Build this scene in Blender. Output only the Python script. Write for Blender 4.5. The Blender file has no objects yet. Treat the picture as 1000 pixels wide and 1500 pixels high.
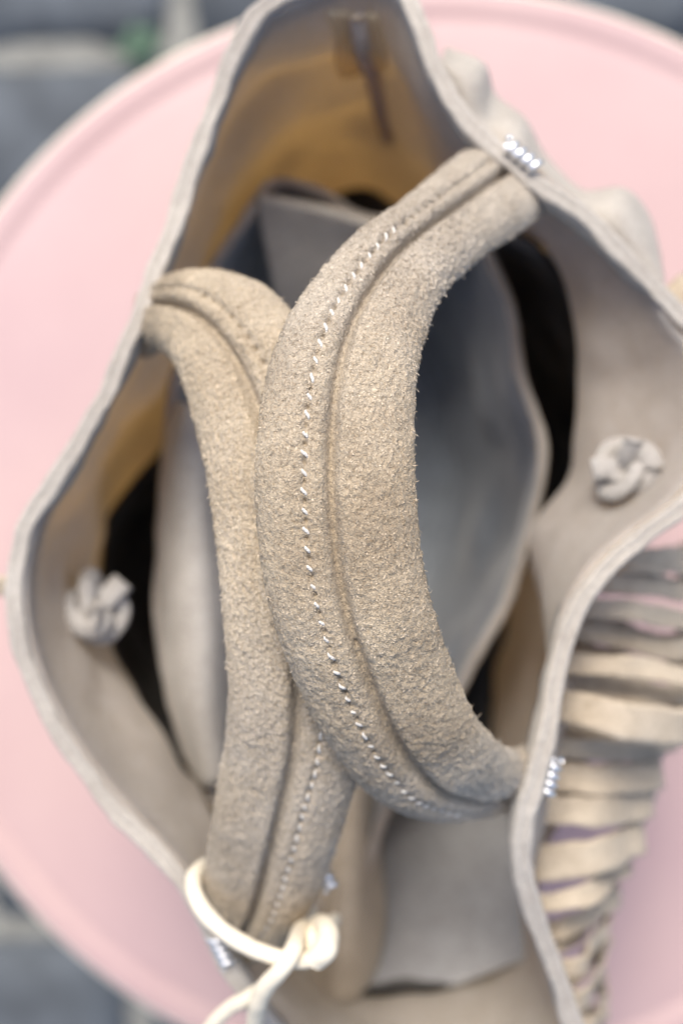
import bpy, math, random
import numpy as np

random.seed(7)
rng = np.random.default_rng(11)
sc = bpy.context.scene
col = sc.collection

# ------------------------------------------------------------------ camera, world, sun, exposure
CAM_H = 0.60
LENS, SENS = 52.0, 36.0
cd = bpy.data.cameras.new("camera")
cam = bpy.data.objects.new("camera", cd)
col.objects.link(cam)
cam.location = (0, 0, CAM_H)
cam.rotation_euler = (0, 0, 0)
cd.sensor_fit = 'VERTICAL'
cd.sensor_height = SENS
cd.sensor_width = SENS
cd.lens = LENS
cd.clip_start = 0.01
cd.clip_end = 50
cd.dof.use_dof = True
cd.dof.focus_distance = 0.309
cd.dof.aperture_fstop = 6.0
sc.camera = cam

SUN_EL, SUN_AZ = math.radians(58), math.radians(348)      # azimuth clockwise from +Y: a veiled sun beyond the top left of the picture
w = bpy.data.worlds.new("World")
sc.world = w
w.use_nodes = True
nt = w.node_tree
bg = nt.nodes["Background"]
sky = nt.nodes.new("ShaderNodeTexSky")
sky.sky_type = 'NISHITA'
sky.sun_disc = False
sky.sun_elevation = SUN_EL
sky.sun_rotation = SUN_AZ
sky.air_density = 0.85
sky.dust_density = 3.5
sky.ozone_density = 1.0
nt.links.new(sky.outputs[0], bg.inputs[0])
bg.inputs[1].default_value = 0.15
sl = bpy.data.lights.new("sun", 'SUN')
sl.energy = 2.0
sl.angle = math.radians(20)
sl.color = (1.0, 0.94, 0.86)
sun = bpy.data.objects.new("sun", sl)
col.objects.link(sun)
sun.rotation_euler = (math.pi / 2 - SUN_EL, 0, math.pi - SUN_AZ)
sun.location = (-0.6, -0.9, 1.5)

vs = sc.view_settings
vs.view_transform = 'Standard'
vs.look = 'None'
vs.gamma = 1
vs.exposure = 0.82
vs.use_curve_mapping = False

# ------------------------------------------------------------------ helpers
K = SENS / LENS / 1500.0

def P(px, py, z):
    """a place of the 1000x1500 photograph at height z, as a world point"""
    s = (CAM_H - z) * K
    return np.array([(px - 500) * s, (750 - py) * s, z])

def catmull(pts, n, closed=False):
    pts = np.asarray(pts, float)
    m = len(pts)
    seg = m if closed else m - 1
    t = np.linspace(0, seg, n, endpoint=not closed)
    i = np.minimum(t.astype(int), seg - 1)
    f = (t - i)[:, None]
    if closed:
        g = lambda k: pts[(i + k) % m]
        p0, p1, p2, p3 = g(-1), g(0), g(1), g(2)
    else:
        e = np.vstack([2 * pts[0] - pts[1], pts, 2 * pts[-1] - pts[-2]])
        p0, p1, p2, p3 = e[i], e[i + 1], e[i + 2], e[i + 3]
    return 0.5 * ((2 * p1) + (-p0 + p2) * f + (2 * p0 - 5 * p1 + 4 * p2 - p3) * f ** 2 + (-p0 + 3 * p1 - 3 * p2 + p3) * f ** 3)

def resample(c, n, closed=False):
    c = np.asarray(c)
    q = np.vstack([c, c[:1]]) if closed else c
    d = np.r_[0, np.cumsum(np.linalg.norm(np.diff(q[:, :3], axis=0), axis=1))]
    t = np.linspace(0, d[-1], n, endpoint=not closed)
    return np.stack([np.interp(t, d, q[:, k]) for k in range(q.shape[1])], 1)

def nrm(a):
    return a / np.maximum(np.linalg.norm(a, axis=-1, keepdims=True), 1e-12)

class VN:
    """value noise on a lattice"""
    def __init__(self, seed):
        self.t = np.random.default_rng(seed).random((64, 64, 64))
    def __call__(self, p, s):
        p = np.asarray(p) * s + 100.3
        i = np.floor(p).astype(int)
        f = p - i
        f = f * f * (3 - 2 * f)
        r = 0
        for a in (0, 1):
            for b in (0, 1):
                for c in (0, 1):
                    wgt = (f[..., 0] if a else 1 - f[..., 0]) * (f[..., 1] if b else 1 - f[..., 1]) * (f[..., 2] if c else 1 - f[..., 2])
                    r = r + wgt * self.t[(i[..., 0] + a) % 64, (i[..., 1] + b) % 64, (i[..., 2] + c) % 64]
        return r * 2 - 1
vn = VN(3)
vn2 = VN(5)

DYE_OFF = np.array([0.31, 0.77, 0.13])
def dye(p):
    v = vn(p + DYE_OFF, 14) * 1.1 + vn2(p, 38) * 0.30 + vn(p, 130) * 0.18
    f = np.clip(v * 0.8 + 0.5, 0, 1)
    return f * f * (3 - 2 * f)
def set_dye(o, pts):
    a = o.data.attributes.new("dye", 'FLOAT', 'POINT')
    a.data.foreach_set("value", dye(np.asarray(pts).reshape(-1, 3)).astype(np.float32))

def mesh(name, verts, faces, mat, parent=None, smooth=True):
    me = bpy.data.meshes.new(name)
    verts = np.asarray(verts, np.float32).reshape(-1, 3)
    if isinstance(faces, np.ndarray):
        nf, k = faces.shape
        me.vertices.add(len(verts))
        me.vertices.foreach_set("co", verts.ravel())
        me.loops.add(nf * k)
        me.loops.foreach_set("vertex_index", faces.astype(np.int32).ravel())
        me.polygons.add(nf)
        me.polygons.foreach_set("loop_start", np.arange(nf, dtype=np.int32) * k)
        me.update(calc_edges=True)
    else:
        me.from_pydata(verts.tolist(), [], faces)
        me.update()
    if smooth:
        me.polygons.foreach_set("use_smooth", np.ones(len(me.polygons), bool))
    me.validate()
    if mat:
        me.materials.append(mat)
    o = bpy.data.objects.new(name, me)
    col.objects.link(o)
    o.parent = parent
    return o

def grid_faces(nu, nv, cu=False, cv=False):
    u = np.arange(nu if cu else nu - 1)
    v = np.arange(nv if cv else nv - 1)
    U, V = np.meshgrid(u, v, indexing='ij')
    a = U * nv + V
    b = ((U + 1) % nu) * nv + V
    c = ((U + 1) % nu) * nv + (V + 1) % nv
    d = U * nv + (V + 1) % nv
    return np.stack([a, b, c, d], -1).reshape(-1, 4)

def empty(name, loc=(0, 0, 0)):
    o = bpy.data.objects.new(name, None)
    o.empty_display_size = 0.05
    o.location = loc
    col.objects.link(o)
    return o

def tag(o, label=None, cat=None, group=None, kind=None):
    if label: o["label"] = label
    if cat: o["category"] = cat
    if group: o["group"] = group
    if kind: o["kind"] = kind
    return o

def frames(c, closed=False):
    c = np.asarray(c)
    if closed:
        T = nrm(np.roll(c, -1, 0) - np.roll(c, 1, 0))
    else:
        T = nrm(np.gradient(c, axis=0))
    n = np.zeros_like(T)
    a = np.array([0, 0, 1.0]) if abs(T[0, 2]) < 0.9 else np.array([1.0, 0, 0])
    n[0] = nrm(a - T[0] * (a @ T[0]))
    for i in range(1, len(c)):
        v = n[i - 1] - T[i] * (n[i - 1] @ T[i])
        n[i] = nrm(v)
    return T, n, np.cross(T, n)

def tube(c, r, ns=10, closed=False, flat=1.0, wob=0.0, cap=True):
    """swept tube; returns verts, faces(list)"""
    c = np.asarray(c)
    T, n, b = frames(c, closed)
    r = np.broadcast_to(np.asarray(r, float), (len(c),))
    a = np.linspace(0, 2 * math.pi, ns, endpoint=False)
    V = c[:, None] + r[:, None, None] * (np.cos(a)[None, :, None] * n[:, None] * flat + np.sin(a)[None, :, None] * b[:, None])
    if wob:
        V = V + (V - c[:, None]) * (wob * vn(V, 260)[..., None])
    f = grid_faces(len(c), ns, closed, True).tolist()
    if cap and not closed:
        f.append(list(range(ns))[::-1])
        f.append([(len(c) - 1) * ns + k for k in range(ns)])
    return V.reshape(-1, 3), f

# ------------------------------------------------------------------ materials
def new_mat(name):
    m = bpy.data.materials.new(name)
    m.use_nodes = True
    t = m.node_tree
    return m, t, t.nodes, t.links, t.nodes["Principled BSDF"]

def noise(t, scale, detail=3, rough=0.55, vec=None, dist=0.0):
    n = t.nodes.new("ShaderNodeTexNoise")
    n.inputs["Scale"].default_value = scale
    n.inputs["Detail"].default_value = detail
    n.inputs["Roughness"].default_value = rough
    n.inputs["Distortion"].default_value = dist
    if vec is None:
        tc = t.nodes.new("ShaderNodeTexCoord")
        vec = tc.outputs["Object"]
    t.links.new(vec, n.inputs["Vector"])
    return n

def ramp(t, fac, stops):
    r = t.nodes.new("ShaderNodeValToRGB")
    e = r.color_ramp.elements
    e[0].position, e[0].color = stops[0][0], (*stops[0][1], 1)
    e[1].position, e[1].color = stops[-1][0], (*stops[-1][1], 1)
    for p, c in stops[1:-1]:
        x = e.new(p)
        x.color = (*c, 1)
    t.links.new(fac, r.inputs[0])
    return r

def mixc(t, fac, a, b, mode='MIX'):
    m = t.nodes.new("ShaderNodeMix")
    m.data_type = 'RGBA'
    m.blend_type = mode
    for s, v in ((m.inputs[0], fac), (m.inputs[6], a), (m.inputs[7], b)):
        if hasattr(v, "links"):
            t.links.new(v, s)
        elif isinstance(v, (int, float)):
            s.default_value = v
        else:
            s.default_value = (*v, 1)
    return m.outputs[2]

def suede(name, lo, hi, nap=900.0, bump=0.5, dist=0.0012, trans=0.0, tcol=(0.58, 0.37, 0.12), nap_shade=0.35):
    m, t, N, L, p = new_mat(name)
    big = noise(t, 22, 3, 0.6)
    mid = noise(t, 140, 3, 0.6)
    c = ramp(t, big.outputs[0], [(0.32, lo), (0.68, hi)]).outputs[0]
    c = mixc(t, 0.5, c, ramp(t, mid.outputs[0], [(0.3, (0.72, 0.70, 0.68)), (0.7, (1, 1, 1))]).outputs[0], 'MULTIPLY')
    fine = noise(t, nap, 3, 0.7, dist=0.8)
    c = mixc(t, nap_shade, c, ramp(t, fine.outputs[0], [(0.3, (0.42, 0.37, 0.31)), (0.52, (1, 1, 1)), (0.75, (1.25, 1.22, 1.18))]).outputs[0], 'MULTIPLY')  # nap relief painted into the colour: shaded hollows, lit tips
    L.new(c, p.inputs["Base Color"])
    p.inputs["Roughness"].default_value = 0.95
    p.inputs["Specular IOR Level"].default_value = 0.12
    p.inputs["Sheen Weight"].default_value = 0.25
    p.inputs["Sheen Roughness"].default_value = 0.5
    p.inputs["Sheen Tint"].default_value = (1, 0.96, 0.9, 1)
    b = N.new("ShaderNodeBump")
    b.inputs["Strength"].default_value = bump
    b.inputs["Distance"].default_value = dist
    L.new(fine.outputs[0], b.inputs["Height"])
    L.new(b.outputs[0], p.inputs["Normal"])
    if trans > 0:
        tr = N.new("ShaderNodeBsdfTranslucent")
        tr.inputs[0].default_value = (*tcol, 1)
        mx = N.new("ShaderNodeMixShader")
        mx.inputs[0].default_value = trans
        L.new(p.outputs[0], mx.inputs[1])
        L.new(tr.outputs[0], mx.inputs[2])
        L.new(mx.outputs[0], N["Material Output"].inputs[0])
    return m

def patchy(m, grey, tan):
    """uneven dye: the mesh attribute 'dye' runs from greige to tan in patches"""
    t = m.node_tree
    p = t.nodes["Principled BSDF"]
    src = p.inputs["Base Color"].links[0].from_socket
    at = t.nodes.new("ShaderNodeAttribute")
    at.attribute_name = "dye"
    tint = mixc(t, at.outputs["Fac"], grey, tan)
    t.links.new(mixc(t, 1.0, src, tint, 'MULTIPLY'), p.inputs["Base Color"])

def plain(name, colr, rough=0.6, metal=0.0, nscale=60, var=0.12, spec=0.4, bump=0.0):
    m, t, N, L, p = new_mat(name)
    n = noise(t, nscale, 4)
    a = tuple(x * (1 - var) for x in colr)
    b_ = tuple(min(1, x * (1 + var)) for x in colr)
    L.new(ramp(t, n.outputs[0], [(0.3, a), (0.7, b_)]).outputs[0], p.inputs["Base Color"])
    p.inputs["Roughness"].default_value = rough
    p.inputs["Metallic"].default_value = metal
    p.inputs["Specular IOR Level"].default_value = spec
    if bump:
        b = N.new("ShaderNodeBump")
        b.inputs["Strength"].default_value = bump
        b.inputs["Distance"].default_value = 0.002
        L.new(n.outputs[0], b.inputs["Height"])
        L.new(b.outputs[0], p.inputs["Normal"])
    return m

M = {}
M['strap'] = suede("strap_suede", (0.41, 0.36, 0.295), (0.61, 0.56, 0.48), 1250, 0.9, 0.0016, nap_shade=0.65)
M['wall'] = suede("wall_suede", (0.42, 0.415, 0.40), (0.53, 0.52, 0.50), 700, 0.4, 0.0014, trans=0.40, tcol=(0.95, 0.72, 0.40))
M['tab'] = suede("tab_suede", (0.52, 0.46, 0.37), (0.60, 0.54, 0.45), 700, 0.3, 0.001, trans=0.75, tcol=(0.97, 0.90, 0.76))
M['rim'] = suede("rim_suede", (0.38, 0.35, 0.31), (0.48, 0.445, 0.39), 900, 0.5, 0.001)
M['lining'] = suede("lining_suede", (0.285, 0.29, 0.295), (0.35, 0.35, 0.35), 500, 0.25, 0.001)
M['cloth'] = suede("lining_cloth", (0.20, 0.225, 0.255), (0.26, 0.285, 0.31), 300, 0.2, 0.001)
M['black'] = suede("black_lining_shade", (0.016, 0.015, 0.014), (0.030, 0.028, 0.026), 300, 0.2, 0.001)  # lining colour, also painting the deep shade beside the pouch black
M['fringe'] = suede("fringe_suede", (0.46, 0.385, 0.29), (0.60, 0.52, 0.40), 600, 0.3, 0.001, trans=0.12)
M['cord'] = plain("cord_leather", (0.74, 0.665, 0.52), 0.8, 0, 220, 0.06, 0.3, 0.2)
M['knot'] = suede("knot_suede", (0.36, 0.34, 0.31), (0.48, 0.455, 0.42), 600, 0.5, 0.001)
M['thread'] = plain("thread_white", (0.66, 0.63, 0.57), 0.9, 0, 2500, 0.10, 0.3, 0.5)
M['wire'] = plain("wire_silver", (0.90, 0.90, 0.90), 0.25, 0.9, 300, 0.05, 0.8)

# nap fibres: two-tone along random per fibre (object noise)
m, t, N, L, p = new_mat("nap_fibre")
n_ = noise(t, 1400, 2)
fc = ramp(t, n_.outputs[0], [(0.36, (0.31, 0.27, 0.215)), (0.5, (0.56, 0.51, 0.44)), (0.64, (0.77, 0.72, 0.65))]).outputs[0]
bg_ = noise(t, 22, 3, 0.6)
fc = mixc(t, 1.0, fc, ramp(t, bg_.outputs[0], [(0.32, (0.74, 0.71, 0.68)), (0.68, (1.05, 1.05, 1.05))]).outputs[0], 'MULTIPLY')
L.new(fc, p.inputs["Base Color"])
p.inputs["Roughness"].default_value = 0.9
p.inputs["Specular IOR Level"].default_value = 0.03
M['fibre'] = m

GREY_T, TAN_T = (1.03, 1.00, 0.95), (0.96, 0.87, 0.72)
patchy(M['strap'], GREY_T, TAN_T)
patchy(M['fibre'], GREY_T, TAN_T)

# table top: mottled pink paint
m, t, N, L, p = new_mat("pink_paint")
n0 = noise(t, 5, 2, 0.5)
base = ramp(t, n0.outputs[0], [(0.3, (0.475, 0.335, 0.305)), (0.7, (0.435, 0.308, 0.305))]).outputs[0]
n1 = noise(t, 13, 4, 0.6)
base = mixc(t, 0.6, base, ramp(t, n1.outputs[0], [(0.35, (0.93, 0.90, 0.92)), (0.65, (1.03, 1.03, 1.03))]).outputs[0], 'MULTIPLY')
L.new(base, p.inputs["Base Color"])
p.inputs["Roughness"].default_value = 0.55
p.inputs["Specular IOR Level"].default_value = 0.3
b = N.new("ShaderNodeBump"); b.inputs["Strength"].default_value = 0.15; b.inputs["Distance"].default_value = 0.001
n2 = noise(t, 240, 3)
L.new(n2.outputs[0], b.inputs["Height"]); L.new(b.outputs[0], p.inputs["Normal"])
M['pink'] = m
M['cream'] = plain("cream_edge", (0.72, 0.66, 0.54), 0.5, 0, 80, 0.08)

M['stone'] = plain("paving_stone", (0.078, 0.088, 0.098), 0.85, 0, 18, 0.45, 0.3, 0.6)
M['sand'] = plain("joint_sand", (0.20, 0.20, 0.18), 0.95, 0, 90, 0.3, 0.2, 0.5)
M['leaf'] = plain("weed_leaf", (0.06, 0.11, 0.07), 0.6, 0, 60, 0.2)

# ------------------------------------------------------------------ setting: paving
GZ = -0.45
gn = 40
xs = np.linspace(-3, 3, gn)
X, Y = np.meshgrid(xs, xs, indexing='ij')
g = mesh("ground", np.stack([X, Y, np.full_like(X, GZ - 0.012)], -1), grid_faces(gn, gn), M['sand'])
tag(g, "grey sandy joints between the dark paving stones under the table", kind="structure")
stone_meshes = []
def stone_mesh(wd, hd, seed):
    r = np.random.default_rng(seed)
    nx, ny = 7, 5
    u = np.linspace(-1, 1, nx); v = np.linspace(-1, 1, ny)
    U, V = np.meshgrid(u, v, indexing='ij')
    edge = np.maximum(np.abs(U), np.abs(V))
    x = U * wd / 2 * (1 - 0.06 * (np.abs(V) > 0.9)); y = V * hd / 2 * (1 - 0.06 * (np.abs(U) > 0.9))
    z = np.where(edge > 0.95, -0.009, 0.0) + r.normal(0, 0.0016, U.shape)
    top = np.stack([x, y, z], -1)
    top[..., :2] += r.normal(0, 0.0015, top[..., :2].shape)
    ring = [(i, 0) for i in range(nx)] + [(nx - 1, j) for j in range(1, ny)] + [(i, ny - 1) for i in range(nx - 2, -1, -1)] + [(0, j) for j in range(ny - 2, 0, -1)]
    vs_ = top.reshape(-1, 3).tolist()
    f = grid_faces(nx, ny).tolist()
    k0 = len(vs_)
    for (i, j) in ring:
        q = top[i, j]
        vs_.append([q[0] * 1.0, q[1] * 1.0, -0.05])
    for k in range(len(ring)):
        k2 = (k + 1) % len(ring)
        f.append([ring[k][0] * ny + ring[k][1], k0 + k, k0 + k2, ring[k2][0] * ny + ring[k2][1]])
    return vs_, f
row_h = 0.125
y0 = 0.327
sid = 0
for r_ in range(-7, 5):
    yc = y0 + (r_ + 0.5) * row_h
    x = -0.95 + (0.10 if r_ % 2 else 0.0)
    widths = []
    if r_ in (0, -1):
        x = -0.114 - 4 * 0.19
    while x < 0.95:
        wd = 0.19 + (0 if r_ in (0, -1) else random.uniform(-0.03, 0.03))
        v_, f_ = stone_mesh(wd - 0.016, row_h - 0.016, sid)
        o = mesh("paving_stone", v_, f_, M['stone'], g)
        o.location = (x + wd / 2, yc, GZ + random.uniform(-0.003, 0.002))
        o.rotation_euler = (random.gauss(0, .01), random.gauss(0, .01), random.gauss(0, .012))
        sid += 1
        x += wd
# small weed in a joint
wp = np.array([-0.143, 0.330, GZ - 0.012])
wd_ = empty("weed", wp)
tag(wd_, "small green weed sprouting in the paving joint at upper left", "weed")
for k in range(9):
    a = k * 2.4
    ln = random.uniform(0.012, 0.02)
    tt = np.linspace(0, 1, 6)
    wv = 0.0045 * np.sin(np.pi * np.clip(tt * 0.9 + 0.08, 0, 1))
    cx = np.stack([np.cos(a) * ln * tt, np.sin(a) * ln * tt, 0.012 + 0.018 * tt - 0.016 * tt ** 2], 1)
    sd = np.array([-np.sin(a), np.cos(a), 0])
    V = np.stack([cx - sd * wv[:, None], cx + np.array([0, 0, -0.001]), cx + sd * wv[:, None]], 1)
    o = mesh("leaf", V, grid_faces(6, 3), M['leaf'], wd_)
    so = o.modifiers.new("thickness", 'SOLIDIFY'); so.thickness = 0.0006
v_, f_ = tube(np.array([[0, 0, 0.0], [0, 0, 0.008], [0, 0.001, 0.016]]), 0.0015, 6)
mesh("stem", v_, f_, M['leaf'], wd_)

# ------------------------------------------------------------------ round pink table
tx, ty = P(643, 790, 0)[:2]
table = empty("round_table", (tx, ty, GZ))
tag(table, "round pink table top with a low raised lip, under the suede bag", "table")
def lathe(name, prof, mat, parent, loc, n=160):
    a = np.linspace(0, 2 * math.pi, n, endpoint=False)
    pr = np.array(prof)
    V = np.stack([np.cos(a)[:, None] * pr[None, :, 0], np.sin(a)[:, None] * pr[None, :, 0], np.broadcast_to(pr[None, :, 1], (n, len(pr)))], -1)
    o = mesh(name, V, grid_faces(n, len(pr), True, False), mat, parent)
    o.location = loc
    return o
H = -GZ
prof = [(0.0005, 0), (0.06, 0), (0.12, 0), (0.18, 0), (0.205, 0), (0.2085, -0.0003), (0.2105, -0.0008), (0.2125, -0.0003), (0.2145, 0.0006), (0.2175, 0.0011), (0.2205, 0.0011), (0.2225, 0.0004)]
lathe("table_top", prof, M['pink'], table, (0, 0, H))
edge = [(0.2226, 0.0006), (0.2245, -0.0012), (0.2258, -0.005), (0.2260, -0.012), (0.2255, -0.022), (0.2235, -0.027), (0.219, -0.029), (0.20, -0.0285), (0.02, -0.0285), (0.0005, -0.0285)]
lathe("edge_band", edge, M['cream'], table, (0, 0, H))
for k in range(4):
    a = math.pi / 4 + k * math.pi / 2
    c0 = np.array([0.13 * math.cos(a), 0.13 * math.sin(a), H - 0.0285])
    c1 = np.array([0.17 * math.cos(a), 0.17 * math.sin(a), 0.0])
    c = c0 + (c1 - c0) * np.linspace(0, 1, 6)[:, None]
    v_, f_ = tube(c, np.linspace(0.016, 0.011, 6), 14)
    mesh("leg", v_, f_, M['cream'], table)

# ------------------------------------------------------------------ the bag
bag = empty("suede_bag", (0, 0, 0.001))
tag(bag, "greige suede slouch bag seen from above, two arched handles, fringe and knots", "bag")

rim_px = [(520, -38, .212), (445, -12, .212), (392, 14, .212), (350, 70, .212), (318, 140, .212), (295, 215, .213), (268, 290, .214),
          (240, 370, .215), (210, 455, .216), (175, 540, .217), (135, 615, .217), (85, 700, .216), (45, 770, .214), (27, 850, .212),
          (32, 930, .211), (55, 1010, .210), (95, 1085, .210), (150, 1160, .210), (210, 1225, .211), (265, 1285, .212), (302, 1345, .211),
          (335, 1410, .208), (390, 1490, .203), (460, 1560, .20), (600, 1605, .198), (760, 1615, .20), (842, 1560, .203), (826, 1475, .207),
          (794, 1380, .212), (770, 1295, .218), (764, 1215, .223), (784, 1120, .226), (803, 1035, .226), (818, 955, .225), (845, 885, .224),
          (893, 825, .222), (950, 778, .220), (1012, 732, .218), (1062, 662, .216), (1068, 580, .215), (1042, 510, .214), (995, 460, .214),
          (925, 388, .215), (832, 305, .217), (742, 240, .218), (682, 180, .218), (642, 110, .216), (612, 35, .214), (578, -22, .212)]
NR = 360
rim = resample(catmull([P(*q) for q in rim_px], 3000, True), NR, True)
rim = rim[::1]
cx, cy = rim[:, 0].mean(), rim[:, 1].mean()
ang = np.unwrap(np.arctan2(rim[:, 1] - cy, rim[:, 0] - cx))
lin = np.linspace(ang[0], ang[0] + np.sign(ang[-1] - ang[0]) * 2 * math.pi, NR, endpoint=False)
dev = ang - lin
kk = np.exp(-0.5 * (np.arange(-40, 41) / 14.0) ** 2); kk /= kk.sum()
dev = np.convolve(np.r_[dev[-40:], dev, dev[:40]], kk, 'valid')
bang = lin + dev
BX, BY = 0.082, 0.118
kb = np.exp(-0.5 * (np.arange(-80, 81) / 22.0) ** 2); kb /= kb.sum()
sm_rim = np.stack([np.convolve(np.r_[rim[-80:, k], rim[:, k], rim[:80, k]], kb, 'valid') for k in (0, 1)], 1)
basec = np.c_[np.array([cx, cy]) + (sm_rim - np.array([cx, cy])) * np.array([0.90, 0.86]), np.full(NR, 0.004)]
outd = nrm(np.stack([np.cos(bang) / BX, np.sin(bang) / BY, np.zeros(NR)], 1))
MV = 64
tv = np.linspace(0, 1, MV)
W = rim[:, None] * (1 - tv)[None, :, None] + basec[:, None] * tv[None, :, None]
# keep the first stretch near vertical, then run to the base
def rim_index(px, py):
    q = P(px, py, .215)
    return int(np.argmin(np.linalg.norm(rim[:, :2] - q[:2], axis=1)))
idx = np.arange(NR)
def bump_at(px, py, width):
    d = np.abs(idx - rim_index(px, py)); d = np.minimum(d, NR - d)
    return np.exp(-0.5 * (d / width) ** 2)
bul = 0.008 * np.sin(np.pi * tv)[None, :] * np.ones((NR, 1))
W = W + outd[:, None] * bul[..., None]
def push(px, py, width, t0, tw, amt):
    global W
    W = W + outd[:, None] * (bump_at(px, py, width)[:, None] * np.exp(-0.5 * ((tv - t0) / tw) ** 2)[None, :] * amt)[..., None]
push(1064, 645, 22, 0.22, 0.12, -0.037)      # the right wall folds in under its flared rim
push(860, 330, 16, 0.3, 0.2, 0.012)
push(520, -38, 12, 0.13, 0.07, -0.009)
push(785, 1150, 20, 0.35, 0.16, 0.020)       # and swells out where the rim is pinched
push(95, 1085, 22, 0.22, 0.12, -0.012)
push(340, 100, 24, 0.18, 0.05, 0.004)
push(340, 100, 24, 0.34, 0.06, -0.006)
push(250, 340, 18, 0.4, 0.15, 0.003)
for _k in range(16):
    _q = rim_px[int(rng.integers(len(rim_px)))]
    push(_q[0], _q[1], rng.uniform(2.5, 6), rng.uniform(0.12, 0.6), rng.uniform(0.06, 0.2), rng.uniform(-0.003, 0.003))
fold = vn(np.stack([W[..., 0], W[..., 1], W[..., 2] * 0.7], -1), 28) * 0.006 * np.clip(tv * 4, 0, 1)[None, :] + vn2(W, 75) * 0.0020 * np.clip(tv * 6, 0, 1)[None, :]
W = W + outd[:, None] * fold[..., None]
WALL = W
wall = mesh("body", W, grid_faces(NR, MV, True, False), M['wall'], bag)
so = wall.modifiers.new("thickness", 'SOLIDIFY'); so.thickness = 0.0024; so.offset = 0
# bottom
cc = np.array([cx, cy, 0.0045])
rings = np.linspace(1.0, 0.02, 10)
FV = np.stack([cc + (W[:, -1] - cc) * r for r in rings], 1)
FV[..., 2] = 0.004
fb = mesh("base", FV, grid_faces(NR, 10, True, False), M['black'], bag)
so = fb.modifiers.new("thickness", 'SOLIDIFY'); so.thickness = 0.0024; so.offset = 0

# dark cloth lining below the suede facing; its raised parts paint the gaps' shade
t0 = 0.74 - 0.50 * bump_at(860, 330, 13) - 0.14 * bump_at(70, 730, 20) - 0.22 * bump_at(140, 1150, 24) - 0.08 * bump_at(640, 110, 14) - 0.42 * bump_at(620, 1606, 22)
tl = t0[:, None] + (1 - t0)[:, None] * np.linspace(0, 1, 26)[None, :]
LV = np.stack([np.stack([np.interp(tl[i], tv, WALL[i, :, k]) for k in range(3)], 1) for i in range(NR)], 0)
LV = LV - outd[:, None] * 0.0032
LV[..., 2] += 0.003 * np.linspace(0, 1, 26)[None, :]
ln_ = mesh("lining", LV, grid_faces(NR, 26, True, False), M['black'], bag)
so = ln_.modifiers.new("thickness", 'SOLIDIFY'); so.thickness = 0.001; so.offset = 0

def wall_at(px, py, front=False):
    """the nearest point of the inner wall along the sight line, with its inward normal"""
    d = nrm(np.array([(px - 500) * K, (750 - py) * K, -1.0]))
    o = np.array([0, 0, CAM_H])
    v = WALL.reshape(-1, 3) - o
    tpar = v @ d
    dist = np.linalg.norm(v - tpar[:, None] * d, axis=1)
    near = np.where(dist < 0.003)[0]
    if front and len(near):
        near = near[[int(np.argmin(tpar[near]))]]
    near = np.where((dist < 0.006) & (tpar < tpar[near].min() + 0.04))[0] if len(near) and not front else near
    k = near[np.argmin(dist[near])] if len(near) else int(np.argmin(dist))
    i, j = divmod(k, MV)
    a = WALL[(i + 2) % NR, j] - WALL[(i - 2) % NR, j]
    b = WALL[i, min(j + 2, MV - 1)] - WALL[i, max(j - 2, 0)]
    n = nrm(np.cross(a, b))
    if n @ (o - WALL[i, j]) < 0:
        n = -n
    return WALL[i, j], n, i, j

# rim: a folded two-ply edge swept round the mouth
T, _, _ = frames(rim, True)
S = nrm(np.cross(T, np.array([0, 0, 1.0])))
Uv = nrm(np.cross(S, T))
pr = []
for x in np.linspace(-1, 1, 15):
    xa = abs(x)
    hump = math.sqrt(max(0, 1 - ((xa - 0.48) / 0.58) ** 2)) * 0.0010
    pr.append((x * 0.0023, 0.0012 + hump))
pr = [(-0.0025, -0.006), (-0.0025, -0.003), (-0.0024, 0.0)] + pr + [(0.0024, 0.0), (0.0025, -0.003), (0.0025, -0.006)]
pr = np.array(pr)
RV = rim[:, None] + S[:, None] * pr[None, :, :1] + Uv[:, None] * pr[None, :, 1:]
RV = RV + S[:, None] * (vn(RV, 90) * 0.0011 + vn2(RV, 300) * 0.0004)[..., None] + Uv[:, None] * (vn2(RV, 420) * 0.0003)[..., None]
mesh("rim_edge", RV, grid_faces(NR, len(pr), True, True), M['rim'], bag)

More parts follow.
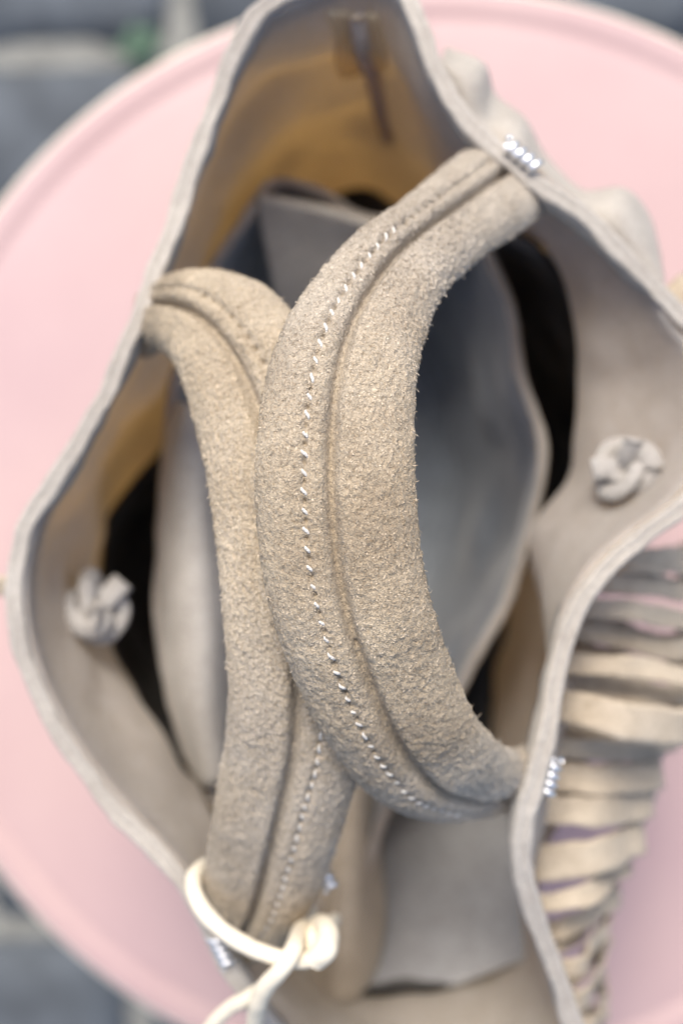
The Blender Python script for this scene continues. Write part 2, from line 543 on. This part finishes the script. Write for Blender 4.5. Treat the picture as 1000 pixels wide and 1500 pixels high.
# ------------------------------------------------------------------ handles
def handle(ctrl, ug, us, side, seed, span, stitch_pitch=0.0036):
    ctrl = np.array([np.r_[P(*q[:3]), P(*q[3:])] for q in ctrl])
    c = catmull(ctrl, 1600)
    mid = np.c_[(c[:, :3] + c[:, 3:]) / 2, c]
    nv = 760
    mid = resample(mid, nv)
    Lp, Rp = mid[:, 3:6], mid[:, 6:9]
    ctr = mid[:, :3]
    Tn = nrm(np.gradient(ctr, axis=0))
    A = Rp - Lp
    width = np.linalg.norm(A, axis=1)
    A = nrm(A - Tn * np.sum(A * Tn, 1, keepdims=True))
    Nn = nrm(np.cross(Tn, A))
    flip = np.sign(np.sum(Nn * (np.array([0, 0, CAM_H]) - ctr), 1)[nv // 2])
    Nn = Nn * flip
    length = np.linalg.norm(np.diff(ctr, axis=0), axis=1).sum()
    vv = np.linspace(0, length, nv)
    nu = 132
    TH = 0.0062
    # top side: dense in u, including the rounded edges
    th = np.linspace(0, 1, nu)
    u = 0.5 - 0.5 * np.cos(np.pi * (0.5 * th + 0.5 * (0.5 - 0.5 * np.cos(np.pi * th)))) * 1.0
    u = 0.5 * th + 0.5 * (0.5 - 0.5 * np.cos(np.pi * th))
    x = 2 * u - 1
    prof = TH / 2 * np.sqrt(np.maximum(0, 1 - np.abs(x) ** 5))
    crown = 0.0022 * (1 - x ** 2)                                   # padded crown
    g_off = 0.004 * vn(np.stack([vv * 1.0, 0 * vv + seed, 0 * vv], -1), 30)
    uG = ug + g_off[:, None]
    du = (u[None, :] - uG) * 0.035
    sgn = side
    lap = 0.0009 / (1 + np.exp(sgn * du / 0.00022))                 # overlapping flap ends at the groove
    groove = -0.0026 * np.exp(-0.5 * ((du - sgn * 0.0008) / 0.0010) ** 2)
    lob = np.where(u[None, :] < uG, 1 - ((u[None, :] - uG / 2) / (uG / 2)) ** 2, 1 - ((u[None, :] - (1 + uG) / 2) / ((1 - uG) / 2)) ** 2)
    shoulder = 0.0006 * np.exp(-0.5 * ((du - sgn * 0.0032) / 0.0018) ** 2)
    uS = us + 0.6 * g_off
    ds = (u[None, :] - uS[:, None]) * 0.035
    seam = -0.0007 * np.exp(-0.5 * (ds / 0.0009) ** 2)
    ph = (vv / stitch_pitch) % 1.0
    hole = -0.0013 * np.exp(-0.5 * ((ph - 0.0 - np.round(ph)) * stitch_pitch / 0.00040) ** 2)[:, None] * np.exp(-0.5 * (ds / 0.00042) ** 2)
    h = (prof + crown)[None, :] + lap + groove + 0.0017 * lob + shoulder + seam + hole
    base = Lp[:, None] * (1 - u)[None, :, None] + Rp[:, None] * u[None, :, None]
    top = base + Nn[:, None] * h[..., None]
    # wrinkles and nap relief
    nap = vn(top, 1500) * 0.00030 + vn2(top, 850) * 0.00028 + vn(top, 300) * 0.00016 + vn2(top, 90) * 0.0004
    top = top + Nn[:, None] * nap[..., None]
    jag = (vn2(top, 700) * 0.00025)[..., None] * A[:, None] * (np.abs(x) > 0.97)[None, :, None]
    top = top + jag
    ub = np.linspace(1, 0, 24)[1:-1]
    xb = 2 * ub - 1
    bot = Lp[:, None] * (1 - ub)[None, :, None] + Rp[:, None] * ub[None, :, None] - Nn[:, None] * (TH / 2 * np.sqrt(1 - np.abs(xb) ** 5))[None, :, None]
    V = np.concatenate([top, bot], 1)
    f = grid_faces(nv, V.shape[1], False, True)
    o = mesh("handle", V, f if flip * 1 > 0 else f[:, ::-1], M['strap'], bag)
    set_dye(o, V)
    # stitches
    ns = int(length / stitch_pitch)
    sm = None
    for k in range(int(ns * span[0]), int(ns * span[1])):
        i = min(nv - 1, int(round((k + 0.5) * stitch_pitch / length * (nv - 1))))
        j = int(np.argmin(np.abs(u - uS[i])))
        pos = top[i, j] + Nn[i] * random.uniform(-0.00022, 0.00020)
        if sm is None:
            a = np.linspace(-1, 1, 8)
            cpt = np.stack([a * 0.00108, 0.00028 * np.sin(a * 2.2), 0.00022 * (1 - a ** 2) - 0.00038 * a ** 4], 1)
            v_, f_ = tube(cpt, 0.00036 * np.sqrt(np.clip(1.1 - a ** 2, 0.06, 1)), 8)
            so_ = mesh("stitch", v_, f_, M['thread'], o)
            sm = so_.data
        else:
            so_ = bpy.data.objects.new("stitch", sm)
            col.objects.link(so_)
            so_.parent = o
        zt = Nn[i]; yt = np.cross(zt, Tn[i]); 
        ca = math.cos(0.22 * side + random.gauss(0, .10)); sa = math.sin(0.22 * side + random.gauss(0, .12))
        xd = nrm(Tn[i] * ca + yt * sa); yd = np.cross(zt, xd)
        from mathutils import Matrix
        s_ = random.uniform(0.75, 1.12)
        mw = Matrix([[xd[r] * s_, yd[r], zt[r], pos[r]] for r in range(3)] + [[0, 0, 0, 1]])
        so_.matrix_local = mw
    # nap fibres standing on the surface
    def fibres(cnt, lmin, lmax, wid, edge_only=False, lift=(0.15, 0.7)):
        r = np.random.default_rng(seed * 7 + cnt)
        i = r.integers(2, nv - 3, cnt)
        if edge_only:
            near = np.where(np.abs(x) > 0.93)[0]
            j = r.choice(near, cnt)
        else:
            j = np.searchsorted(u, r.random(cnt)).clip(1, nu - 2)
        p0 = top[i, j] + (top[np.minimum(i + 1, nv - 1), j] - top[i, j]) * r.random((cnt, 1)) 
        tu = nrm(top[i, np.minimum(j + 1, nu - 1)] - top[i, np.maximum(j - 1, 0)])
        tvv = Tn[i]
        nn = nrm(np.cross(tvv, tu)); s = np.sign(np.sum(nn * Nn[i], 1, keepdims=True)); s[s == 0] = 1
        nn = nn * s
        a = vn(p0, 120) * 2.6 + r.normal(0, 0.9, cnt) + 0.6
        d = np.cos(a)[:, None] * tu + np.sin(a)[:, None] * tvv
        lf = r.uniform(*lift, cnt)[:, None]
        ln = r.uniform(lmin, lmax, cnt)[:, None]
        curl = r.normal(0, 0.5, cnt)[:, None]
        d2 = np.cross(nn, d)
        p1 = p0 + ln * 0.55 * (d * (1 - lf * 0.5) + nn * lf) - nn * 0.0001
        p2 = p1 + ln * 0.5 * nrm(d * 0.9 + d2 * curl + nn * (lf - 0.45))
        sd = nrm(d2 + nn * r.normal(0, .4, cnt)[:, None]) * (wid * r.uniform(0.7, 1.3, cnt))[:, None] / 2
        V = np.stack([p0 - sd - nn * .0002, p0 + sd - nn * .0002, p1 - sd, p1 + sd, p2 - sd * .4, p2 + sd * .4], 1)
        k = np.arange(cnt)[:, None] * 6
        F = np.concatenate([k + np.array([0, 1, 3, 2]), k + np.array([2, 3, 5, 4])], 0)
        return V.reshape(-1, 3), F
    v1, f1 = fibres(95000, 0.0004, 0.0008, 0.00018, lift=(0.08, 0.5))
    v2, f2 = fibres(1800, 0.0005, 0.0015, 0.00015, True, (0.2, 0.9))
    fo = mesh("nap", np.concatenate([v1, v2]), np.concatenate([f1, f2 + len(v1)]), M['fibre'], o)
    fo["kind"] = "stuff"
    set_dye(fo, np.concatenate([v1, v2]))
    return o, top

right_ctrl = [(693, 214, .203, 806, 304, .203), (645, 250, .222, 765, 338, .222), (580, 305, .245, 705, 380, .245), (510, 357, .262, 655, 425, .262),
              (440, 440, .275, 624, 490, .275), (400, 520, .282, 610, 560, .283), (379, 620, .286, 607, 650, .287), (374, 720, .287, 611, 750, .288),
              (384, 830, .285, 622, 840, .286), (406, 920, .281, 640, 910, .282), (440, 1010, .273, 663, 975, .275), (482, 1085, .262, 690, 1038, .266),
              (535, 1150, .247, 720, 1078, .254), (603, 1180, .230, 745, 1097, .238), (680, 1178, .213, 762, 1100, .225), (760, 1162, .202, 781, 1090, .211)]
left_ctrl = [(212, 525, .198, 246, 420, .203), (233, 512, .220, 292, 402, .223), (258, 535, .239, 348, 405, .239), (275, 580, .250, 410, 437, .250),
             (290, 640, .258, 470, 520, .259), (305, 710, .263, 505, 620, .265), (317, 800, .266, 530, 750, .268), (326, 890, .266, 545, 880, .267),
             (333, 980, .262, 548, 1000, .260), (331, 1070, .255, 535, 1090, .251), (320, 1140, .246, 515, 1160, .242), (308, 1215, .236, 490, 1240, .231),
             (299, 1290, .221, 457, 1320, .216), (303, 1325, .208, 418, 1370, .204), (325, 1348, .195, 388, 1385, .193)]
hr, _ = handle(right_ctrl, 0.455, 0.315, 1, 3, (0.27, 0.90))
hr["label"] = "right handle strap with white zigzag stitching, lying over the other handle"
hl, _ = handle(left_ctrl, 0.50, 0.645, -1, 4, (0.40, 0.93))
hl["label"] = "left handle strap passing under the other handle to the cream cord"

# ------------------------------------------------------------------ inner pouch
pouch_px = [(470, 292, .14), (375, 285, .15), (310, 430, .148), (262, 560, .147), (238, 680, .146), (232, 800, .146), (238, 920, .145), (258, 1040, .144), (300, 1150, .142),
            (380, 1260, .138), (470, 1320, .134), (535, 1290, .134), (570, 1180, .138), (620, 1075, .142), (672, 985, .145), (735, 880, .147),
            (772, 780, .148), (780, 680, .148), (772, 560, .147), (745, 430, .145), (690, 340, .142), (600, 318, .138), (540, 318, .138)]
NP = 260
pr_ = resample(catmull([P(*q) for q in pouch_px], 2000, True), NP, True)
pr_ = pr_ + np.stack([vn(pr_, 38) * 0.004, vn2(pr_, 38) * 0.004, vn(pr_ + 5, 30) * 0.006], 1)
pc = np.array([pr_[:, 0].mean(), pr_[:, 1].mean(), 0])
MP = 36
tp = np.linspace(0, 1, MP)
flo = pc + (pr_ - pc) * np.array([0.72, 0.80, 0]) ; flo[:, 2] = 0.016
PW = pr_[:, None] * (1 - tp)[None, :, None] + flo[:, None] * tp[None, :, None]
od = nrm((pr_ - pc) * np.array([1, .6, 0]))
PW = PW + od[:, None] * (0.006 * np.sin(np.pi * tp)[None, :, None]) + od[:, None] * (vn(PW, 45) * 0.004 * np.clip(tp * 3, 0, 1)[None, :])[..., None]
floor = np.stack([np.c_[(pc + (PW[:, -1] - pc) * r)[:, :2], np.full(NP, 0.016)] for r in np.linspace(0.93, 0.02, 14)], 1)
floor[..., 2] += vn(floor, 30) * 0.004
pou = mesh("inner_pouch", PW, grid_faces(NP, MP, True, False), M['cloth'], bag)
fl_ = np.concatenate([PW[:, -3:], floor], 1)
fl_[:, 0] = fl_[:, 0] * 0.985 + pc * np.array([1, 1, 0]) * 0.015 + np.array([0, 0, fl_[0, 0, 2] * 0.015])
fo_ = mesh("pouch_floor", fl_, grid_faces(NP, fl_.shape[1], True, False), M['cloth'], pou)
s_ = fo_.modifiers.new("thickness", 'SOLIDIFY'); s_.thickness = 0.002; s_.offset = 1
so = pou.modifiers.new("thickness", 'SOLIDIFY'); so.thickness = 0.0028; so.offset = 0
pou["label"] = "grey inner pouch open inside the bag"
c_ = pr_ + np.array([0, 0, 0.001])
v_, f_ = tube(c_, 0.0017, 10, True, wob=0.2)
mesh("pouch_lip", v_, f_, M['wall'], pou)

# pocket panel across the lower end
def sheet(name, rows, mat, parent, thick=0.0024, nu=40, nv=30, wob=0.002):
    R_ = np.array([catmull([P(*q) for q in r], nu) for r in rows])
    G = np.stack([catmull(R_[:, k], nv) for k in range(nu)], 0)
    n = nrm(np.cross(np.gradient(G, axis=0), np.gradient(G, axis=1)))
    G = G + n * (vn(G, 40) * wob)[..., None]
    o = mesh(name, G, grid_faces(nu, nv), mat, parent)
    s = o.modifiers.new("thickness", 'SOLIDIFY'); s.thickness = thick; s.offset = 0
    return o
pk = sheet("pocket_panel", [[(400, 1100, .05), (520, 1090, .045), (640, 1090, .05), (750, 1050, .055)],
                       [(390, 1220, .075), (510, 1210, .085), (630, 1200, .08), (770, 1150, .085)],
                       [(385, 1340, .10), (505, 1330, .112), (630, 1320, .105), (778, 1270, .115)],
                       [(390, 1430, .115), (510, 1440, .128), (640, 1420, .126), (782, 1360, .13)],
                       [(400, 1490, .118), (510, 1480, .130), (640, 1450, .130), (780, 1395, .135)]], M['lining'], bag, wob=0.005)

# soft cuff turned in along the left of the pouch mouth
sheet("pouch_cuff", [[(262, 590, .147), (246, 660, .148), (238, 780, .148), (240, 900, .148), (256, 1030, .146), (300, 1155, .143)],
                     [(275, 592, .156), (266, 660, .160), (262, 780, .162), (266, 900, .161), (282, 1030, .158), (310, 1150, .150)],
                     [(290, 600, .155), (296, 670, .160), (302, 780, .163), (306, 900, .162), (312, 1020, .158), (325, 1140, .149)],
                     [(300, 610, .146), (322, 680, .146), (332, 790, .146), (336, 900, .146), (338, 1010, .144), (336, 1130, .140)]], M['knot'], pou)

# brown fold standing at the lower end of the pouch
sheet("pouch_fold", [[(470, 1150, .115), (466, 1260, .125), (455, 1380, .132), (448, 1480, .130)],
                     [(500, 1150, .128), (502, 1260, .140), (496, 1380, .146), (486, 1470, .142)],
                     [(530, 1150, .126), (532, 1260, .136), (528, 1380, .142), (516, 1462, .139)],
                     [(552, 1150, .105), (556, 1260, .112), (552, 1380, .122), (540, 1455, .126)]], M['fringe'], pou, nu=24, nv=20)

# flap of the pouch at its upper end
sheet("pouch_flap", [[(377, 290, .154), (465, 300, .150), (565, 326, .146)], [(384, 340, .144), (468, 350, .138), (560, 370, .134)], [(396, 400, .132), (470, 405, .126), (550, 420, .122)], [(404, 460, .118), (472, 460, .112), (545, 470, .110)]], M['rim'], pou, nu=24, nv=20)

# seam tab and seam ridge at the top end of the mouth
def on_wall(pts, lift):
    out = []
    for q in pts:
        p_, n_, i, j = wall_at(*q)
        out.append(p_ + n_ * lift)
    return np.array(out)
tab_rows = [[(482, 12), (520, 10), (555, 8)], [(486, 45), (524, 42), (562, 40)], [(492, 78), (530, 72), (568, 70)], [(500, 104), (535, 96), (574, 92)]]
TR = np.array([on_wall(r, 0.0022) for r in tab_rows])
TG = np.array([catmull(r, 12) for r in TR]); TG = np.stack([catmull(TG[:, k], 14) for k in range(12)], 0)
tb = mesh("seam_tab", TG, grid_faces(12, 14), M['tab'], bag)
so = tb.modifiers.new("thickness", 'SOLIDIFY'); so.thickness = 0.001; so.offset = 0
ridge = resample(catmull(on_wall([(520, 8), (536, 60), (548, 110), (562, 155), (576, 200)], 0.0016), 60), 40)
v_, f_ = tube(ridge, 0.0028, 8, wob=0.2)
mesh("seam_ridge", v_, f_, M['wall'], bag)

# ------------------------------------------------------------------ knots on the walls
def knot(px, py, size, spin):
    p_, n_, i, j = wall_at(px, py, True)
    z = nrm(n_ + 0.6 * np.array([0, 0, 1.0]))
    xx = nrm(np.cross(np.array([0.3, 1, 0]), z)); yy = np.cross(z, xx)
    a = np.linspace(0, 2 * math.pi, 90, endpoint=False)
    loc = np.stack([(2 + 0.85 * np.cos(3 * a)) * np.cos(2 * a + spin), (2 + 0.85 * np.cos(3 * a)) * np.sin(2 * a + spin), 1.0 * np.sin(3 * a) + 0.9], 1) * size / 3.6
    ce = p_ + z * size * 0.42
    c = ce + loc[:, :1] * xx + loc[:, 1:2] * yy + loc[:, 2:] * z
    v_, f_ = tube(c, size * 0.31, 12, True, flat=0.72, wob=0.12)
    o = mesh("knot", v_, f_, M['knot'], bag)
    for dx, dy, hgt in ((0.30, 0.65, 1.05), (-0.6, -0.45, 0.95)):
        pts = np.array([[0, 0, 0.2], [dx * .4, dy * .4, 0.7], [dx, dy, hgt]]) * size
        q = ce + pts[:, :1] * xx + pts[:, 1:2] * yy + pts[:, 2:] * z
        v_, f_ = tube(catmull(q, 10), np.linspace(size * 0.34, size * 0.30, 10), 8, flat=0.38, wob=0.2)
        mesh("cord_end", v_, f_, M['knot'], o)
    base_ = np.array([[0, 0, -0.8], [0, 0, 0.2]]) * size
    v_, f_ = tube(ce + base_[:, 2:] * z, size * 0.3, 10)
    mesh("cord_stem", v_, f_, M['knot'], o)
    return o
knot(926, 690, 0.0096, 0.3)
knot(128, 900, 0.0110, 1.6)

# ------------------------------------------------------------------ fringe strips on the outside
def strip(sx, sy, ex, ey, wpx, z0, z1, drop=0.05, lift=0.006):
    droop = 0.010 if sy < 500 else 0.0005
    jz = random.uniform(-0.009, 0.003)
    a, b = P(sx, sy, z0 + jz), P(ex, ey, z1 + jz)
    d = b - a
    dh = nrm(d * np.array([1, 1, 0]))
    pts = [a - dh * 0.006 - np.array([0, 0, .002]), a, a + d * 0.5 + np.array([0, 0, lift]), b, b + dh * 0.005 - np.array([0, 0, drop * .2]), b + dh * 0.007 - np.array([0, 0, drop * .7])]
    c = resample(catmull(pts, 80), 26)
    T_ = nrm(np.gradient(c, axis=0))
    s = np.array([-dh[1], dh[0], 0])
    wpx = wpx * random.uniform(0.72, 1.08)
    wd = wpx * (CAM_H - (z0 + z1) / 2) * K
    tw = random.uniform(-0.30, 0.30)
    nn = nrm(np.cross(s, T_))
    uu = np.linspace(-0.5, 0.5, 7)
    taper = np.linspace(0.85, 1.05, 26)
    if sy < 500:
        taper = taper * np.sqrt(np.clip(1 - np.linspace(0, 0.98, 26) ** 4, 0.05, 1))
    V = c[:, None] + s * (uu[None, :] * wd * taper[:, None])[..., None] + nn[:, None] * ((uu[None, :] * tw * wd + 0.0002 * np.cos(uu * 4)[None, :]) * np.ones((26, 1)))[..., None]
    V = V + nn[:, None] * (vn(V, 70) * 0.0030)[..., None] + s * (vn2(V, 240) * 0.0007 + vn(V, 60) * 0.0016)[..., None]
    V[..., 2] -= droop * 2 * np.abs(uu)[None, :] ** 2.2 * np.linspace(0.4, 1.2, 26)[:, None]
    o = mesh("fringe_strip", V, grid_faces(26, 7), M['fringe'], bag)
    m_ = o.modifiers.new("thickness", 'SOLIDIFY'); m_.thickness = 0.0011; m_.offset = 0
    return o
for q in [(925, 828, 1012, 820, 40, .188, .160), (890, 858, 1010, 862, 38, .184, .158), (866, 892, 1008, 906, 40, .190, .166), (852, 930, 1006, 950, 40, .184, .162),
          (844, 968, 1010, 990, 44, .194, .180), (836, 1008, 1004, 1030, 30, .182, .168), (828, 1030, 990, 1066, 56, .202, .196), (820, 1092, 956, 1096, 46, .190, .174),
          (814, 1142, 944, 1138, 48, .192, .178), (810, 1190, 934, 1180, 44, .186, .168), (814, 1262, 926, 1232, 52, .190, .176),
          (816, 1318, 898, 1278, 44, .184, .166), (824, 1362, 882, 1322, 40, .180, .156), (836, 1412, 874, 1372, 40, .178, .152), (846, 1460, 872, 1424, 40, .176, .150), (854, 1502, 874, 1474, 40, .176, .150),
          (985, 445, 1040, 410, 60, .19, .18), (32, 858, -10, 855, 40, .19, .18)]:
    strip(*q)
    if q[0] > 800 and q[1] > 800 and random.random() < 0.6:                                   # a second, lower row of the fringe
        strip(q[0], q[1] + 26, q[2] - random.uniform(4, 22), q[3] + random.uniform(18, 34), q[4] * 0.85, q[5] - 0.012, q[6] - 0.016)

# ruffled top of the fringe close to the rim at the upper right
inn = [(640, 105), (672, 165), (705, 205), (745, 240), (800, 280), (845, 315), (890, 358), (930, 392), (968, 425)]
out = [(652, 72), (708, 96), (726, 142), (768, 178), (796, 236), (846, 284), (908, 282), (944, 318), (964, 380)]
zo = [.200, .200, .188, .198, .186, .192, .202, .196, .188]
mi = [((a_[0] * 0.45 + b_[0] * 0.55), (a_[1] * 0.45 + b_[1] * 0.55)) for a_, b_ in zip(inn, out)]
rowsr = [[(*q, .208) for q in inn], [(*q, .206 + 0.5 * (z_ - .194)) for q, z_ in zip(mi, zo)], [(*q, z_) for q, z_ in zip(out, zo)],
         [(*q, z_ - 0.012) for q, z_ in zip(out, zo)], [((q[0] - 500) * 0.94 + 500, (q[1] - 750) * 0.94 + 750, z_ - 0.04) for q, z_ in zip(out, zo)]]
rf_ = sheet("ruffle", rowsr, M['rim'], bag, 0.0014, 90, 30, 0.0014)

# ------------------------------------------------------------------ silver wire bindings on the rim
def coil(px, py, z, length, rad, loops):
    p_ = P(px, py, z)
    i = int(np.argmin(np.linalg.norm(rim[:, :2] - p_[:2], axis=1)))
    t_ = T[i]
    a = np.linspace(0, 2 * math.pi * loops, loops * 16)
    up = np.array([0, 0, 1.0]); sd = nrm(np.cross(t_, up)); up = np.cross(sd, t_)
    c = p_ + t_ * ((a / a[-1] - 0.5) * length)[:, None] + sd * (np.cos(a) * rad)[:, None] + up * (np.sin(a) * rad * 0.9)[:, None]
    v_, f_ = tube(c, length / loops * 0.36, 8)
    return mesh("wire_binding", v_, f_, M['wire'], bag)
coil(762, 229, .221, 0.0100, 0.0016, 4)
coil(806, 1136, .222, 0.0090, 0.0015, 4)
coil(476, 1280, .214, 0.0086, 0.0016, 4)
coil(326, 1392, .212, 0.0090, 0.0016, 4)

# ------------------------------------------------------------------ cream cord tied round the end of the left handle
def cord(name, pts, r, parent, taper=None, flat=1.0):
    c = resample(catmull([P(*q) for q in pts], 200), 60)
    rr = np.full(60, r) if taper is None else np.interp(np.linspace(0, 1, 60), *taper) * r
    v_, f_ = tube(c, rr, 12, flat=flat, wob=0.06)
    return mesh(name, v_, f_, M['cord'], parent)
ring = cord("tie_cord", [(320, 1262, .200), (294, 1272, .215), (284, 1292, .224), (292, 1322, .229), (318, 1354, .231), (355, 1380, .232), (398, 1398, .233),
                         (440, 1405, .234), (470, 1396, .234), (482, 1374, .230), (468, 1356, .224)], 0.0022, bag)
ring["label"] = "cream leather cord tied round the end of the left handle"
cord("cord_tail", [(452, 1335, .206), (440, 1362, .222), (430, 1388, .236), (414, 1416, .238), (392, 1440, .234), (378, 1468, .228), (372, 1515, .215)], 0.0023, ring)
cord("cord_tail", [(420, 1410, .228), (398, 1436, .226), (366, 1458, .222), (330, 1480, .216), (296, 1520, .208)], 0.0020, ring)
cord("cord_knot", [(446, 1398, .230), (462, 1372, .226), (470, 1352, .222), (480, 1362, .232), (478, 1388, .238), (462, 1404, .236)], 0.0028, ring)
cord("cord_end", [(474, 1365, .224), (484, 1352, .215), (490, 1345, .205)], 0.0018, ring)
